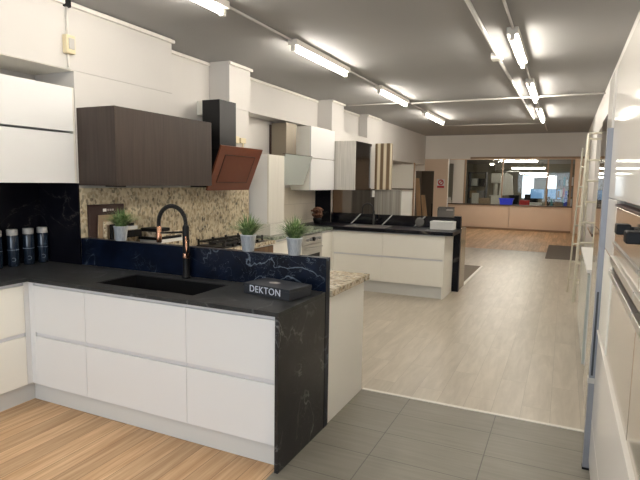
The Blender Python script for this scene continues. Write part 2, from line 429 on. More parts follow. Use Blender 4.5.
# lit windows at the back of the workroom
for n, x0, x1, z0, z1 in (('window_3', -1.92, -1.41, .95, 2.05), ('window_4', -.80, -.40, 1.1, 2.05)):
    struct(B(x0, x1, 27.47, 27.499, z0, z1).build(n, 'daypane'))
OT = 'tubes lighting the workroom'
for i, (x, y, z, l) in enumerate(((-1.5, 20.1, 2.43, 1.15), (-1.36, 22.0, 2.24, 1.25), (-1.25, 24.0, 2.09, 1.15), (-2.6, 21, 2.36, .16), (-1.0, 26.0, 1.98, 1.1))):
    t = thing('office_light', ['bright tube light nearest the glass of the workroom', 'second bright tube light behind the glass', 'third bright tube light further into the workroom', 'small lamp at the left of the workroom ceiling', 'last tube light above the lit rear windows'][i], 'light', (x, y, 2.62), OT)
    B(x-l/2, x+l/2, y-.04, y+.04, z+.03, z+.06).build('batten', 'whiteboard', t)
    B(x-l/2+.02, x+l/2-.02, y-.03, y+.03, z-.02, z+.03).build('tube', 'officetube', t)
    B(x-.02, x+.02, y-.02, y+.02, z+.06, 2.619).build('stem', 'grey', t)
# workroom contents
t = thing('work_desk', 'pale work desk behind the glass screen cluttered with boxes', 'desk', (-1.4, 20.6, 0))
B(-3.2, .1, 20.3, 20.95, .72, .76).build('desk_top', 'whiteboard', t)
for x in (-3.15, -1.6, .05): B(x-.03, x+.03, 20.35, 20.9, 0, .72).build('leg', 'grey', t)
def office_box(name, lab, cat, x, y, z, w_, d_, h, m):
    o = MB().box(x-w_/2, x+w_/2, y-d_/2, y+d_/2, z, z+h, .01).build(name, m); return tag(o, lab, cat)
office_box('carton', 'brown carton on the workroom desk beside the left post', 'box', -2.75, 20.6, .761, .4, .3, .32, 'carton')
office_box('carton', 'white carton at the left end of the workroom desk', 'box', -3.1, 20.55, .761, .22, .3, .5, 'paper')
office_box('document_tray', 'pale stack of trays on the desk left of the blue tub', 'tray', -2.35, 20.6, .761, .32, .3, .42, 'whiteboard')
office_box('storage_box', 'red box on the desk right of the blue tub', 'box', -1.33, 20.6, .761, .35, .3, .28, 'red')
office_box('paper_stack', 'white stack of paper on the desk in the middle of the glass', 'paper', -.95, 20.55, .761, .4, .3, .2, 'paper')
office_box('storage_box', 'black equipment box behind the red box', 'box', -1.71, 20.75, .761, .34, .25, .45, 'black')
office_box('carton', 'brown carton on the desk at the right post', 'box', -.2, 20.6, .761, .3, .3, .22, 'carton')
office_box('parts_crate', 'grey crate on the desk below the pale machine', 'crate', -2.02, 20.45, .761, .26, .2, .24, 'grey')
office_box('binder', 'teal folder standing near the right end of the front desk', 'binder', -.42, 20.6, .761, .08, .3, .36, 'teal')
office_box('binder', 'black folder standing near the right end of the front desk', 'binder', -.53, 20.6, .761, .09, .3, .42, 'black')
office_box('storage_box', 'blue box at the right end of the front desk', 'box', .03, 20.55, .761, .11, .3, .42, 'bluetub')
t = thing('office_chair', 'dark high-backed office chair in front of the lit rear window', 'chair', (-1.25, 23.2, 0))
B(-1.5, -1.0, 22.95, 23.45, .44, .52, bev=.02).build('seat', 'black', t); B(-1.5, -1.0, 22.92, 23.0, .56, 1.22, bev=.03).build('backrest', 'black', t)
MB().tube([(-1.25, 23.2, .06), (-1.25, 23.2, .44)], .03).build('column', 'grey', t)
for a in range(5): MB().tube([(-1.25, 23.2, .07), (-1.25+.3*math.cos(a*1.257), 23.2+.3*math.sin(a*1.257), .03)], .022).build('foot', 'black', t)
MB().box(-1.32, -1.18, 22.93, 22.98, .50, .58).build('back_bracket', 'grey', t)
t = thing('tall_rack', 'dark open rack with crates at the left end of the workroom', 'rack', (-3.35, 22.6, 0))
for x in (-3.7, -3.02): B(x, x+.04, 22.4, 22.9, 0, 2.1).build('upright', 'iron', t)
for z in (.5, 1.0, 1.5, 2.05): B(-3.66, -3.02, 22.4, 22.9, z, z+.03).build('shelf', 'iron', t)
for z, x, m, l in ((1.031, -3.5, 'carton', 'brown crate on the middle shelf of the dark rack'), (1.031, -3.2, 'grey', 'grey crate on the middle shelf of the dark rack'), (1.531, -3.45, 'paper', 'white crate on the top shelf of the dark rack'), (1.531, -3.17, 'black', 'black crate on the top shelf of the dark rack')):
    tag(B(x-.12, x+.12, 22.45, 22.8, z, z+.3, bev=.01).build('crate', m), l, 'crate', 'crates on the dark rack')
for i, (x, y) in enumerate(((-.96, 21.6), (-.36, 21.4))):
    t = thing('computer_monitor', ['blue lit monitor left of the right glass post', 'blue lit monitor right of the right glass post'][i], 'monitor', (x, y, .75), 'monitors in the workroom')
    B(x-.25, x+.25, y, y+.04, 1.06, 1.46, bev=.006).build('casing', 'black', t)
    B(x-.23, x+.23, y-.004, y-.001, 1.09, 1.44).build('screen', 'monitoron', t)
    B(x-.03, x+.03, y+.041, y+.07, .78, 1.25).build('stand', 'black', t)
    B(x-.12, x+.12, y-.05, y+.14, .761, .78).build('foot', 'black', t)
t = thing('work_desk', 'second desk further back carrying the two lit monitors', 'desk', (-.6, 21.6, 0))
B(-1.5, .1, 21.25, 21.95, .72, .76).build('desk_top', 'grey', t)
for x in (-1.45, .05): B(x-.03, x+.03, 21.25, 21.9, 0, .72).build('leg', 'grey', t)
# shelves with coloured binders on the right and a machine on the left
t = thing('shelving_unit', 'tall shelving unit against the right of the workroom', 'shelves', (.2, 20.9, 0))
for x in (-.30, .40): B(x, x+.04, 21.0, 21.19, 0, 2.1).build('side_panel', 'brownwood', t)
for z in (.3, .75, 1.15, 1.55, 2.0): B(-.26, .40, 21.0, 21.19, z, z+.03).build('shelf', 'brownwood', t)
bc = ['paper', 'red', 'grey', 'carton', 'bluetub', 'teal', 'paper', 'black']
cn = {'paper': 'white', 'red': 'red', 'grey': 'grey', 'carton': 'tan', 'bluetub': 'blue', 'teal': 'teal', 'black': 'black'}
sn = {.78: 'second lowest', 1.18: 'middle', 1.58: 'upper'}
pos = ['far left of', 'second from the left on', 'third from the left on', 'fourth from the left on', 'fifth from the left on', 'sixth from the left on']
for z in (.78, 1.18, 1.58):
    for k in range(6):
        m = bc[(k*3+int(z*10)) % 8]; h = .22+.05*((k*7) % 3)
        tag(B(-.25+k*.085, -.25+k*.085+.07, 21.01, 21.17, z+.001, z+h).build('binder', m), '%s binder, %s the %s workroom shelf' % (cn[m], pos[k], sn[z]), 'binder', 'binders on the workroom shelves')
t = thing('pillar_drill', 'pale upright machine behind the left glass pane', 'machine', (-2.55, 22.4, 0))
B(-2.85, -2.25, 22.2, 22.8, 0, .95, bev=.02).build('cabinet', 'grey', t)
MB().tube([(-2.6, 22.5, .95), (-2.6, 22.5, 2.0)], .09).build('column', 'whiteboard', t)
B(-2.75, -2.4, 22.2, 22.7, 1.65, 2.05, bev=.03).build('head', 'whiteboard', t)
B(-2.8, -2.35, 22.15, 22.6, 1.12, 1.16).build('table', 'steel', t)
t = thing('coat_rail', 'hanging pale overalls on a rail left of the machine', 'coat', (-2.15, 22.2, 1.2))
MB().poly_prism([(-2.35, 22, 1.95), (-2.15, 22, 2.08), (-1.95, 22, 1.95), (-1.86, 22, 1.2), (-2.4, 22, 1.15)], (0, .15, 0)).build('overall', 'whiteboard', t)
MB().tube([(-2.6, 22.1, 2.12), (-1.7, 22.1, 2.12)], .015).build('rail', 'steel', t)
for x in (-2.59, -1.71): MB().tube([(x, 22.1, 2.1), (x, 22.1, 2.619)], .01).build('hanger_rod', 'steel', t)
# blue tub on the counter, brochures
t = thing('plastic_tub', 'bright blue plastic tub standing on the far counter', 'tub', (-1.85, 19.40, .896))
MB().poly_prism([(-2.05, 19.30, .896), (-1.66, 19.30, .896), (-1.62, 19.30, 1.10), (-2.09, 19.30, 1.10)], (0, .11, 0)).build('body', 'bluetub', t)
B(-2.11, -1.60, 19.285, 19.425, 1.10, 1.125, bev=.004).build('rim', 'bluetub', t)
t = thing('brochure_holder', 'small white brochure holder at the left end of the far counter', 'holder', (-3.82, 19.35, .896))
B(-3.9, -3.76, 19.30, 19.38, .896, 1.0).build('pocket', 'whiteboard', t); B(-3.88, -3.78, 19.33, 19.35, .95, 1.10).build('leaflet', 'paper', t)
# red sign on the pink pillar
t = thing('warning_sign', 'red round sign with a bar below on the beige pillar', 'sign', (-3.2, 14.785, 1.6))
def ring(mb, c, r0, r1, y0, y1, seg=28):
    bm = mb.bm; vs = []
    for i in range(seg):
        a = 2*PI*i/seg
        vs.append([bm.verts.new((c[0]+r*math.cos(a), y, c[2]+r*math.sin(a))) for r, y in ((r0, y0), (r1, y0), (r1, y1), (r0, y1))])
    for i in range(seg):
        p, q = vs[i], vs[(i+1) % seg]
        for k in range(4): bm.faces.new((p[k], q[k], q[(k+1) % 4], p[(k+1) % 4]))
    return mb
B(-3.30, -3.08, 14.785, 14.789, 1.47, 1.72).build('board', 'paper', t)
ring(MB(), (-3.19, 0, 1.63), .05, .082, 14.780, 14.784).build('ring', 'red', t)
MB().box(-.012, .012, 14.780, 14.784, -.055, .055).xf(Matrix.Translation((-3.19, 0, 1.63)) @ Matrix.Rotation(PI/4, 4, 'Y')).build('slash', 'red', t)
B(-3.29, -3.09, 14.780, 14.784, 1.475, 1.535).build('text_bar', 'red', t)
# corridor behind the doorway
tag(B(-3.60, -3.43, 16.3, 16.34, 1.25, 1.72).build('notice_board', 'teal'), 'teal board on the wall of the dark doorway', 'board')
bpy.data.objects['notice_board'].location = (0, .2595, 0)
for i, (x, tp) in enumerate(((-3.93, -4.05), (-3.72, -3.86))):
    o = MB().poly_prism([(x, 15.3, .0), (x+.14, 15.3, .0), (tp+.10, 15.3, 1.75-.5*i), (tp-.02, 15.3, 1.75-.5*i)], (0, .04, 0)).build('timber_plank', 'plank')
    tag(o, ['tall raw plank leaning inside the dark doorway', 'shorter raw plank leaning inside the dark doorway'][i], 'plank', 'planks in the doorway')
tag(B(-3.62, -3.45, 15.6, 15.9, 0, 1.0, bev=.01).build('storage_box', 'black'), 'black stack of stored goods in the dark doorway', 'box')
# framed panel on the left wall
t = thing('framed_panel', 'cream panel in a thin dark frame on the far left wall', 'panel', (-3.9, 12.4, 1.45))
B(-4.0, -3.45, 12.80, 12.83, 1.46, 2.06).build('board', 'whiteboard', t)
fr = MB(); fr.box(-4.03, -3.42, 12.79, 12.835, 1.43, 1.459); fr.box(-4.03, -4.001, 12.79, 12.835, 1.459, 2.06); fr.build('frame', 'darktrim', t)
B(-3.449, -3.42, 12.79, 12.835, 0, 2.10).build('post', 'browntrim', t)
B(-4.34, -4.031, 12.79, 12.835, 0, 2.10).build('partition', 'whiteboard', t)

# floor mats
tag(B(-.31, .36, 12.3, 15.1, .0005, .010).build('floor_mat', 'matt'), 'brown grey mat on the right of the far oak floor', 'mat')
tag(B(-2.5, -1.40, 8.35, 10.4, .0005, .008).build('floor_mat', 'matt'), 'brown grey mat behind the second peninsula with a pale edge', 'mat')
struct(B(-1.399, -1.36, 8.33, 10.4, 0, .010).build('trim_14', 'whiteboard'))

# ------------------------------------------------------------------ ceiling lights and conduits
def batten_light(x, y0, y1, label, group):
    t = thing('ceiling_light', label, 'light', (x, (y0+y1)/2, CZ), group)
    B(x-.048, x+.048, y0, y1, CZ-.055, CZ-.0005, bev=.004).build('batten', 'trimwhite', t)
    MB().tube([(x, y0+.05, CZ-.085), (x, y1-.05, CZ-.085)], .017, 12).build('tube', 'tube', t)
    for y in (y0+.005, y1-.045): B(x-.02, x+.02, y, y+.04, CZ-.108, CZ-.056, bev=.004).build('lamp_holder', 'trimwhite', t)
GL = 'tube lights in the left row'; GR = 'tube lights in the right row'
for (y0, y1), lab in zip(((-.9, .6), (1.95, 3.40), (4.48, 5.84), (7.0, 8.40), (9.6, 11.2)),
    ('tube light of the left row behind the viewer', 'tube light cut by the top edge above the peninsula', 'tube light of the left row above the copper hood', 'third visible tube light of the left row', 'furthest tube light of the left row near the bulkhead')):
    batten_light(-2.42, y0, y1, lab, GL)
for (y0, y1), lab in zip(((-1.5, .0), (1.6, 3.1), (4.85, 6.1), (7.2, 8.7), (9.6, 11.45)),
    ('tube light of the right row behind the viewer', 'tube light of the right row above the viewer', 'nearest tube light in view of the right row', 'middle tube light of the right row', 'furthest tube light of the right row')):
    batten_light(-.49, y0, y1, lab, GR)
for y, lab in ((16.3, 'unseen tube light added just past the bulkhead to brighten the far zone'), (18.2, 'unseen tube light added close to the counter to brighten the far zone')):  # two unseen tubes behind the bulkhead, added to brighten the far end
    t = thing('ceiling_light', lab, 'light', (-1.8, y, 2.62), 'unseen tube lights added for the far zone')
    B(-2.6, -1.0, y-.032, y+.032, 2.56, 2.6195, bev=.004).build('batten', 'trimwhite', t)
    MB().tube([(-2.55, y, 2.53), (-1.05, y, 2.53)], .017, 12).build('tube', 'tube', t)
    for x in (-2.6, -1.04): B(x, x+.04, y-.02, y+.02, 2.505, 2.559, bev=.004).build('lamp_holder', 'trimwhite', t)
def conduit(pts, r, label): return tag(MB().tube(pts, r, 8).build('ceiling_conduit', 'conduit'), label, 'conduit', 'conduits on the ceiling')
zc = CZ-.016
for y0, y1, lab in ((.61, 1.94, 'above the near floor'), (3.41, 4.47, 'between the first and second lights'), (5.85, 6.99, 'between the second and third lights'), (8.41, 9.59, 'between the last two lights')):
    conduit([(-2.42, y0, zc), (-2.42, y1, zc)], .011, 'thin conduit of the left light row %s' % lab)
for y0, y1, lab in ((3.11, 4.84, 'leading to the nearest light in view'), (6.11, 7.19, 'before the middle light'), (8.71, 9.59, 'before the furthest light'), (11.46, 14.0, 'beyond the furthest light')):
    conduit([(-.485, y0, zc), (-.485, y1, zc)], .012, 'thin conduit of the right light row %s' % lab)
conduit([(-.735, -1, zc-.004), (-.72, 5.70, zc-.004)], .018, 'thick conduit left of the right light row, near half')
conduit([(-.72, 5.84, zc-.004), (-.66, 11.4, zc-.004)], .018, 'thick conduit left of the right light row, far half')
conduit([(-3.48, 8.47, zc-.01), (-2.46, 8.47, zc-.01)], .012, 'thin conduit crossing from the left wall to the left light row')
conduit([(-2.38, 8.47, zc-.026), (-.53, 8.45, zc-.026)], .012, 'thin conduit crossing the ceiling between both light rows')
conduit([(-.45, 8.45, zc-.026), (.43, 8.44, zc-.026)], .012, 'thin conduit crossing from the right light row to the right wall')
conduit([(-2.7, 12.15, zc), (-.52, 12.3, zc)], .014, 'thin conduit crossing the far ceiling near the bulkhead')
t = thing('junction_box', 'cream junction box on the thick ceiling conduit', 'junction box', (-.72, 5.77, CZ))
B(-.775, -.665, 5.705, 5.835, CZ-.06, CZ-.0005, bev=.006).build('body', 'trimwhite', t); B(-.765, -.675, 5.715, 5.825, CZ-.066, CZ-.0605, bev=.002).build('cover', 'trimwhite', t)
t = thing('wall_switch_box', 'aged cream switch box with its conduit high on the left wall', 'switch box', (-3.5, 2.87, 2.60))
B(-3.499, -3.45, 2.835, 2.915, 2.53, 2.665, bev=.006).build('body', 'switch', t); B(-3.449, -3.440, 2.85, 2.90, 2.56, 2.64, bev=.003).build('rocker', 'lid', t)
MB().tube([(-3.488, 2.875, 2.666), (-3.488, 2.875, 2.878)], .009, 8).build('conduit', 'trimwhite', t)
MB().tube([(-3.488, 2.875, 2.43), (-3.488, 2.875, 2.529)], .007, 8).build('conduit', 'trimwhite', t)
B(-3.499, -3.468, 2.85, 2.905, 2.872, 2.93, bev=.006).build('gland', 'black', t)

# ------------------------------------------------------------------ kitchen one: left run
G = 'white drawer cabinets of the left run'
for a0, a1, lab in ((.70, 1.45, 'white drawer cabinet of the left run nearest the viewer'), (1.452, 2.325, 'white drawer cabinet of the left run beside the corner post')):
    drawer_unit('+x', -3.345, a0, a1, lab, G, ROWS, depth=.58, m='cream')
t = tag(MB().box(-3.40, -3.347, 2.327, 2.384, .14, .872, .002).box(-3.347, -3.297, 2.362, 2.384, .14, .872, .002).build('corner_post', 'cab'), 'white corner post between the left run and the peninsula', 'filler panel')
tag(MB().box(-3.41, -3.39, .70, 2.42, .0, .139).build('plinth', 'plinth'), 'pale kickboard under the left run', 'plinth')
# wall cabinets in the recess, black splashback
G = 'white wall cabinets above the jars'
for z0, z1, lab in ((1.553, 1.937, 'lower white wall cabinet above the black splashback'), (1.952, 2.287, 'upper white wall cabinet below the niche')):
    for a0, a1, s in ((1.0, 1.96, ', nearer the viewer'), (1.962, 2.907, ', next to the dark wood cabinet')):
        t = thing('wall_cabinet', lab+s, 'cabinet', (-3.72, (a0+a1)/2, z0), G)
        B(-3.954, -3.522, a0, a1, z0, z1).build('body', 'cab', t)
        B(-3.520, -3.50, a0+.001, a1-.001, z0, z1-.002, bev=.0015).build('door', 'cab', t)
tag(B(-3.954, -3.505, 2.909, 2.926, 1.553, 2.287).build('filler_strip', 'whiteboard'), 'narrow white filler strip right of the white wall cabinets', 'filler panel')
tag(B(-3.953, -3.938, .7, 2.927, .9015, 1.551).build('splashback', 'dekblack'), 'black veined stone splashback behind the glass jars', 'splashback')
tag(B(-3.937, -3.484, 2.915, 2.9285, .9015, 1.551).build('splashback', 'dekblack'), 'black return panel between the jars and the granite wall', 'splashback')
# jars
G = 'glass jars by the black splashback'
jar0 = thing('storage_jar', 'tall dark glass jar furthest right, nearest the corner', 'jar', (-3.86, 2.868, .9005), G)
gb_ = MB().lathe([(.036, 0), (.040, .006), (.040, .225), (.036, .236), (.036, .242)], seg=28).build('glass_body', 'jar', jar0, local=True)
MB().lathe([(.037, .2425), (.040, .246), (.040, .285), (.036, .289)], seg=28).build('lid', 'lid', jar0, local=True)
MB().lathe([(.0404, .128), (.0406, .129), (.0406, .131), (.0404, .132)], seg=28).build('thin_line', 'jarmark', gb_, local=True)  # thin grey-blue line around the middle of the jar
m = MB()
for k in range(11):
    a = -1.15+.12*k*0+.0
ringpts = [(.0405*math.cos(-.55)+0, .0405*math.sin(-.55), 0)]
nrm = Vector((math.cos(-.55), math.sin(-.55), 0)); tg = Vector((-nrm.y, nrm.x, 0))
m.tube([nrm*.0405+tg*.014*math.cos(a)+Vector((0, 0, .055+.014*math.sin(a))) for a in [x*.5-2.2 for x in range(10)]], .002, 6).build('print_mark', 'jarmark', gb_, local=True)
for y, lab in ((2.745, 'second from the right of the tall dark glass jars'), (2.613, 'third from the right of the tall dark glass jars'), (2.482, 'leftmost tall dark glass jar, cut by the picture edge')):
    c = copy_tree(jar0); c.location = (-3.862, y, .9005); c['label'] = lab

# ------------------------------------------------------------------ kitchen one: peninsula
F = 2.36
G = 'white drawer cabinets of the peninsula'
drawer_unit('-y', F, -3.295, -2.80, 'narrow white drawer cabinet at the left of the peninsula', G, ROWS, depth=.54)
drawer_unit('-y', F, -2.80, -1.967, 'wide white drawer cabinet under the black sink', G, ROWS, depth=.54).children
drawer_unit('-y', F, -1.967, -1.352, 'white drawer cabinet beside the dark waterfall panel', G, ROWS, depth=.54)
bodies = [o for o in bpy.data.objects if o.name.startswith('body') and o.parent and o.parent.get('label') == 'wide white drawer cabinet under the black sink']
for o in bodies:                                                 # leave room for the bowl
    for v in o.data.vertices:
        if v.co.z+o.parent.location.z > .8: v.co.z = .66-o.parent.location.z
tag(B(-3.388, -1.352, 2.405, 2.42, 0, .139).build('plinth', 'plinth'), 'pale kickboard under the peninsula drawers', 'plinth')
# L-shaped worktop with the sink cut out
SX0, SX1, SY0, SY1 = -2.797, -1.985, 2.452, 2.818
w = MB(); z0, z1 = .8755, .90
w.box(-3.936, -3.318, .70, 2.335, z0, z1); w.box(-3.936, -3.504, 2.335, 2.9285, z0, z1); w.box(-3.504, -3.318, 2.335, 2.9290, z0, z1)
w.box(-3.318, SX0, 2.335, 2.929, z0, z1); w.box(SX1, -1.328, 2.335, 2.929, z0, z1)
w.box(SX0, SX1, 2.335, SY0, z0, z1); w.box(SX0, SX1, SY1, 2.929, z0, z1)
tag(w.build('worktop', 'dek'), 'dark stone L-shaped worktop around the black sink', 'worktop')
tag(B(-1.350, -1.328, 2.335, 2.929, 0, .8750).build('waterfall_panel', 'dekside'), 'dark veined stone waterfall panel down to the floor', 'panel')
u = MB(); u.box(-3.485, -1.326, 2.9305, 2.99, .9015, 1.115); u.box(-1.350, -1.326, 2.9305, 2.99, 0, .9015)
tag(u.build('upstand', 'deksplash'), 'raised dark stone upstand with blue daylight in its colour, behind the sink carrying the plant pots', 'upstand')
# sink
t = thing('kitchen_sink', 'black rectangular sink set into the dark peninsula worktop', 'sink', (-2.39, 2.64, .70))
s = MB(); wl = .012
s.box(SX0+.002, SX1-.002, SY0+.002, SY1-.002, .70, .712); s.box(SX0+.002, SX0+wl, SY0+.002, SY1-.002, .712, .897); s.box(SX1-wl, SX1-.002, SY0+.002, SY1-.002, .712, .897)
s.box(SX0+wl, SX1-wl, SY0+.002, SY0+wl, .712, .897); s.box(SX0+wl, SX1-wl, SY1-wl, SY1-.002, .712, .897)
s.build('bowl', 'black', t)
MB().lathe([(.045, .7125), (.045, .718), (.03, .72)], (-2.39, 2.64, 0)).build('drain', 'steel', t)
B(-2.31, -2.10, SY0+.013, SY0+.05, .872, .890, bev=.003).build('ledge_tray', 'black', t)
# tap
fx, fy = -2.392, 2.885
t = thing('kitchen_tap', 'tall black spring tap with copper details behind the sink', 'tap', (fx, fy, .9005))
tb_ = MB().lathe([(.030, .9005), (.030, .912), (.024, .918), (.0235, 1.02), (.0235, 1.26), (.018, 1.275)], (fx, fy, 0), 20).build('body', 'black', t)
MB().lathe([(.0245, 1.04), (.025, 1.042), (.025, 1.075), (.0245, 1.077)], (fx, fy, 0), 20).build('copper_ring', 'copper', tb_)
MB().tube([(fx+.024, fy-.012, 1.055), (fx+.03, fy-.03, 1.06), (fx+.028, fy-.035, 1.20)], [.010, .009, .006], 10).build('lever', 'copper', tb_)
arc = [(fx, fy, 1.27)]+[(fx-.122+.122*math.cos(a), fy, 1.283+.122*math.sin(a)) for a in [k*PI/14 for k in range(15)]]+[(fx-.244, fy, 1.25)]
MB().tube(arc, .0125, 12).build('hose', 'black', t)
sp = MB(); path = [Vector(p) for p in arc]
for i in range(len(path)-1):
    for k in range(4):
        p = path[i].lerp(path[i+1], k/4); q = path[i].lerp(path[i+1], k/4+.09)
        sp.tube([p, q], .0158, 10)
sp.build('spring', 'iron', t)
MB().lathe([(.013, 1.135), (.0195, 1.14), (.0195, 1.20), (.017, 1.205), (.017, 1.25), (.014, 1.255)], (fx-.244, fy, 0), 20).build('spray_head', 'copper', t)
MB().tube([(fx-.022, fy, 1.225), (fx-.27, fy, 1.205)], .0075, 10).build('support_arm', 'black', t)
# pots with grass on the upstand
def plant_mesh(n, seed, spread, h):
    rnd = random.Random(seed); mb = MB(); bm = mb.bm
    for i in range(n):
        a = rnd.uniform(0, 2*PI); r0 = rnd.uniform(0, .032); lean = rnd.uniform(.05, 1)**.8*spread; hh = h*rnd.uniform(.65, 1.1)*(1-.35*lean/spread)
        d = Vector((math.cos(a), math.sin(a), 0)); p0 = d*r0+Vector((0, 0, .10)); w_ = rnd.uniform(.0032, .006); side = Vector((-d.y, d.x, 0))
        pr = None
        for k in range(5):
            s_ = k/4; p = p0+d*(lean*s_**1.7)+Vector((0, 0, hh*(s_-.28*s_*s_*lean/spread)))
            ww_ = w_*(1-s_)**.6+.0003
            v = [bm.verts.new(p-side*ww_), bm.verts.new(p+side*ww_)]
            if pr: bm.faces.new((pr[0], pr[1], v[1], v[0]))
            pr = v
    return mb
def pot(loc, label, seed, k=1.0):
    t = thing('potted_grass', label, 'plant', loc, 'grass pots on the upstand')
    pt_ = MB().lathe([(.038*k, 0), (.0395*k, .003), (.053*k, .105), (.056*k, .109), (.056*k, .114), (.050*k, .114), (.047*k, .095)], seg=28).build('pot', 'galv', t, local=True)
    MB().lathe([(.045*k, .093), (.046*k, .0975)], seg=20).build('soil', 'soil', pt_, local=True)
    plant_mesh(230, seed, .175, .17).build('foliage', 'leaf', t, local=True)
pot((-3.09, 2.965, 1.1155), 'grass in a silver pot left of the tap', 3)
pot((-1.925, 2.963, 1.1155), 'grass in a silver pot at the middle of the upstand', 5)
pot((-1.57, 2.963, 1.1155), 'grass in a silver pot nearest the right end of the upstand', 9)
# sample box
ang = math.atan2(2.651-2.726, -1.438+1.796); c0 = Vector((-1.762, 2.662, 0))
bx = thing('sample_box', 'flat charcoal box with pale capital letters on the worktop', 'box', (c0.x, c0.y, .9005))
R_ = Matrix.Translation((c0.x, c0.y, .9005)) @ Matrix.Rotation(ang*.9, 4, 'Z')
MB().box(0, .362, 0, .215, 0, .048, .002).xf(R_).build('base', 'boxdark', bx)
MB().box(-.002, .364, -.002, .217, .0485, .066, .002).xf(R_).build('lid', 'boxdark', bx)
text_mesh('lettering', 'DEKTON', .058, 'printgrey', bx, R_ @ Matrix.Translation((.175, -.0035, .036)) @ Matrix.Rotation(PI/2, 4, 'X'))
MB().poly_prism([(.155+.045*math.cos(a)*(1 if k % 2 else .8), .11+.03*math.sin(a)*(1 if k % 2 else .8), .0665) for k, a in enumerate([i*PI/5 for i in range(10)])], (0, 0, .0008)).xf(R_).build('lid_emblem', 'patch', bx)

# back counter of the peninsula and the hob run
g = MB(); z0, z1 = .858, .90
g.box(-3.50, -1.31, 2.992, 3.70, z0, z1, 0); g.box(-3.50, -3.06, 3.70, 4.36, z0, z1); g.box(-3.50, -3.06, 5.11, 5.29, z0, z1); g.box(-3.50, -3.46, 4.36, 5.11, z0, z1); g.box(-3.12, -3.06, 4.36, 5.11, z0, z1)
tag(g.build('worktop', 'granite'), 'cream and brown granite worktop behind the dark upstand', 'worktop')
tag(B(-1.352, -1.334, 2.992, 3.645, 0, .857, bev=.001).build('end_panel', 'cream'), 'white end panel below the granite corner', 'panel')
drawer_unit('-y', 3.06, -3.45, -1.36, 'cabinet body below the granite behind the upstand', None, [], depth=.55, zt=.857, zb=.1, m='cream', name='base_cabinet')
for a0, a1, lab in ((3.70, 4.48, 'brown wood base cabinet under the hob'), (4.482, 5.28, 'brown wood base cabinet at the far end of the hob run')):
    drawer_unit('+x', -3.08, a0, a1, lab, 'brown wood cabinets of the hob run', [(.12, .84)], depth=.38, zt=.857, zb=.1, m='brownwood', name='base_cabinet', part='door')
tag(B(-3.501, -3.486, 2.932, 5.38, .9015, 1.514).build('splashback', 'terrazzo'), 'speckled cream granite splashback behind the hob', 'splashback')
# hob
t = thing('gas_hob', 'black gas hob with iron grates below the copper hood', 'hob', (-3.29, 4.730, .90))
B(-3.47, -3.10, 4.350, 5.120, .901, .912, bev=.003).build('base_plate', 'blackgl', t)
for (x, y, r) in ((-3.38, 4.510, .04), (-3.20, 4.510, .05), (-3.38, 4.960, .05), (-3.20, 4.960, .04), (-3.29, 4.735, .06)):
    b = MB().lathe([(r, .9125), (r, .928), (r*.8, .934)], (x, y, 0), 16).build('burner', 'iron', t)
for y0, y1 in ((4.370, 4.610), (4.620, 4.850), (4.860, 5.100)):
    gr = MB()
    for y in (y0, (y0+y1)/2, y1): gr.box(-3.46, -3.12, y-.006, y+.006, .945, .958)
    for x in (-3.455, -3.29, -3.125): gr.box(x-.006, x+.006, y0, y1, .945, .9575)
    for x in (-3.455, -3.125):
        for y in (y0, y1): gr.box(x-.008, x+.008, y-.008, y+.008, .9125, .975)
    gr.build('grate', 'iron', t)
for k in range(5): MB().lathe([(.016, .9125), (.014, .935)], (-3.108, 4.490+.12*k, 0), 12).build('knob', 'black', t)
# dark wood wall cabinet
t = thing('wall_cabinet', 'dark grey brown wood wall cabinet above the granite splashback', 'cabinet', (-3.3, 3.55, 1.535))
B(-3.501, -3.122, 2.962, 4.13, 1.54, 2.136).build('body', 'darkwood', t)
B(-3.501, -3.10, 2.942, 2.961, 1.535, 2.138, bev=.001).build('end_panel', 'darkwood', t)
B(-3.121, -3.10, 2.962, 4.13, 1.537, 2.137, bev=.001).build('door', 'darkwood', t)
B(-3.30, -3.16, 3.02, 3.10, 1.527, 1.5395, bev=.002).build('under_light', 'black', t)
# copper hood
t = thing('cooker_hood', 'angled copper brown glass hood with a black chimney', 'hood', (-3.3, 4.64, 1.5))
B(-3.499, -3.37, 4.42, 4.60, 2.26, 2.40).build('duct_cover', 'whiteboard', t)
B(-3.369, -3.155, 4.34, 4.625, 1.80, 2.392, bev=.002).build('chimney', 'blackgl', t)
B(-3.50, -3.37, 4.36, 4.60, 1.7, 2.07).build('bracket', 'black', t)
TX, TZ, BX_, BZ = -3.07, 1.932, -3.255, 1.487
n = Vector((TZ-BZ, 0, -(TX-BX_))).normalized()
def slab(y0, y1, f0, f1, off, th):
    p = lambda f, y: Vector((BX_+(TX-BX_)*f, y, BZ+(TZ-BZ)*f))+n*off
    return MB().poly_prism([p(f0, y0), p(f0, y1), p(f1, y1), p(f1, y0)], -n*th)
gp_ = slab(4.255, 5.02, 0, 1, 0, .018).build('glass_panel', 'hoodframe', t)
slab(4.37, 4.905, .20, .80, .004, .0035).build('filter_panel', 'hoodglass', gp_)
gm = MB()
for (y0, y1, f0, f1) in ((4.36, 4.915, .185, .20), (4.36, 4.915, .80, .815), (4.36, 4.37, .20, .80), (4.905, 4.915, .20, .80)):
    q = slab(y0, y1, f0, f1, .0055, .0054); me_ = bpy.data.meshes.new('q'); q.bm.to_mesh(me_); gm.bm.from_mesh(me_); bpy.data.meshes.remove(me_)
gm.build('filter_groove', 'groove', gp_)
MB().poly_prism([(BX_-.03, 4.30, BZ+.03), (TX-.04, 4.30, TZ-.03), (-3.30, 4.30, TZ-.03), (-3.499, 4.30, BZ+.10), (-3.499, 4.30, BZ+.03)], (0, .67, 0)).build('housing', 'black', t)
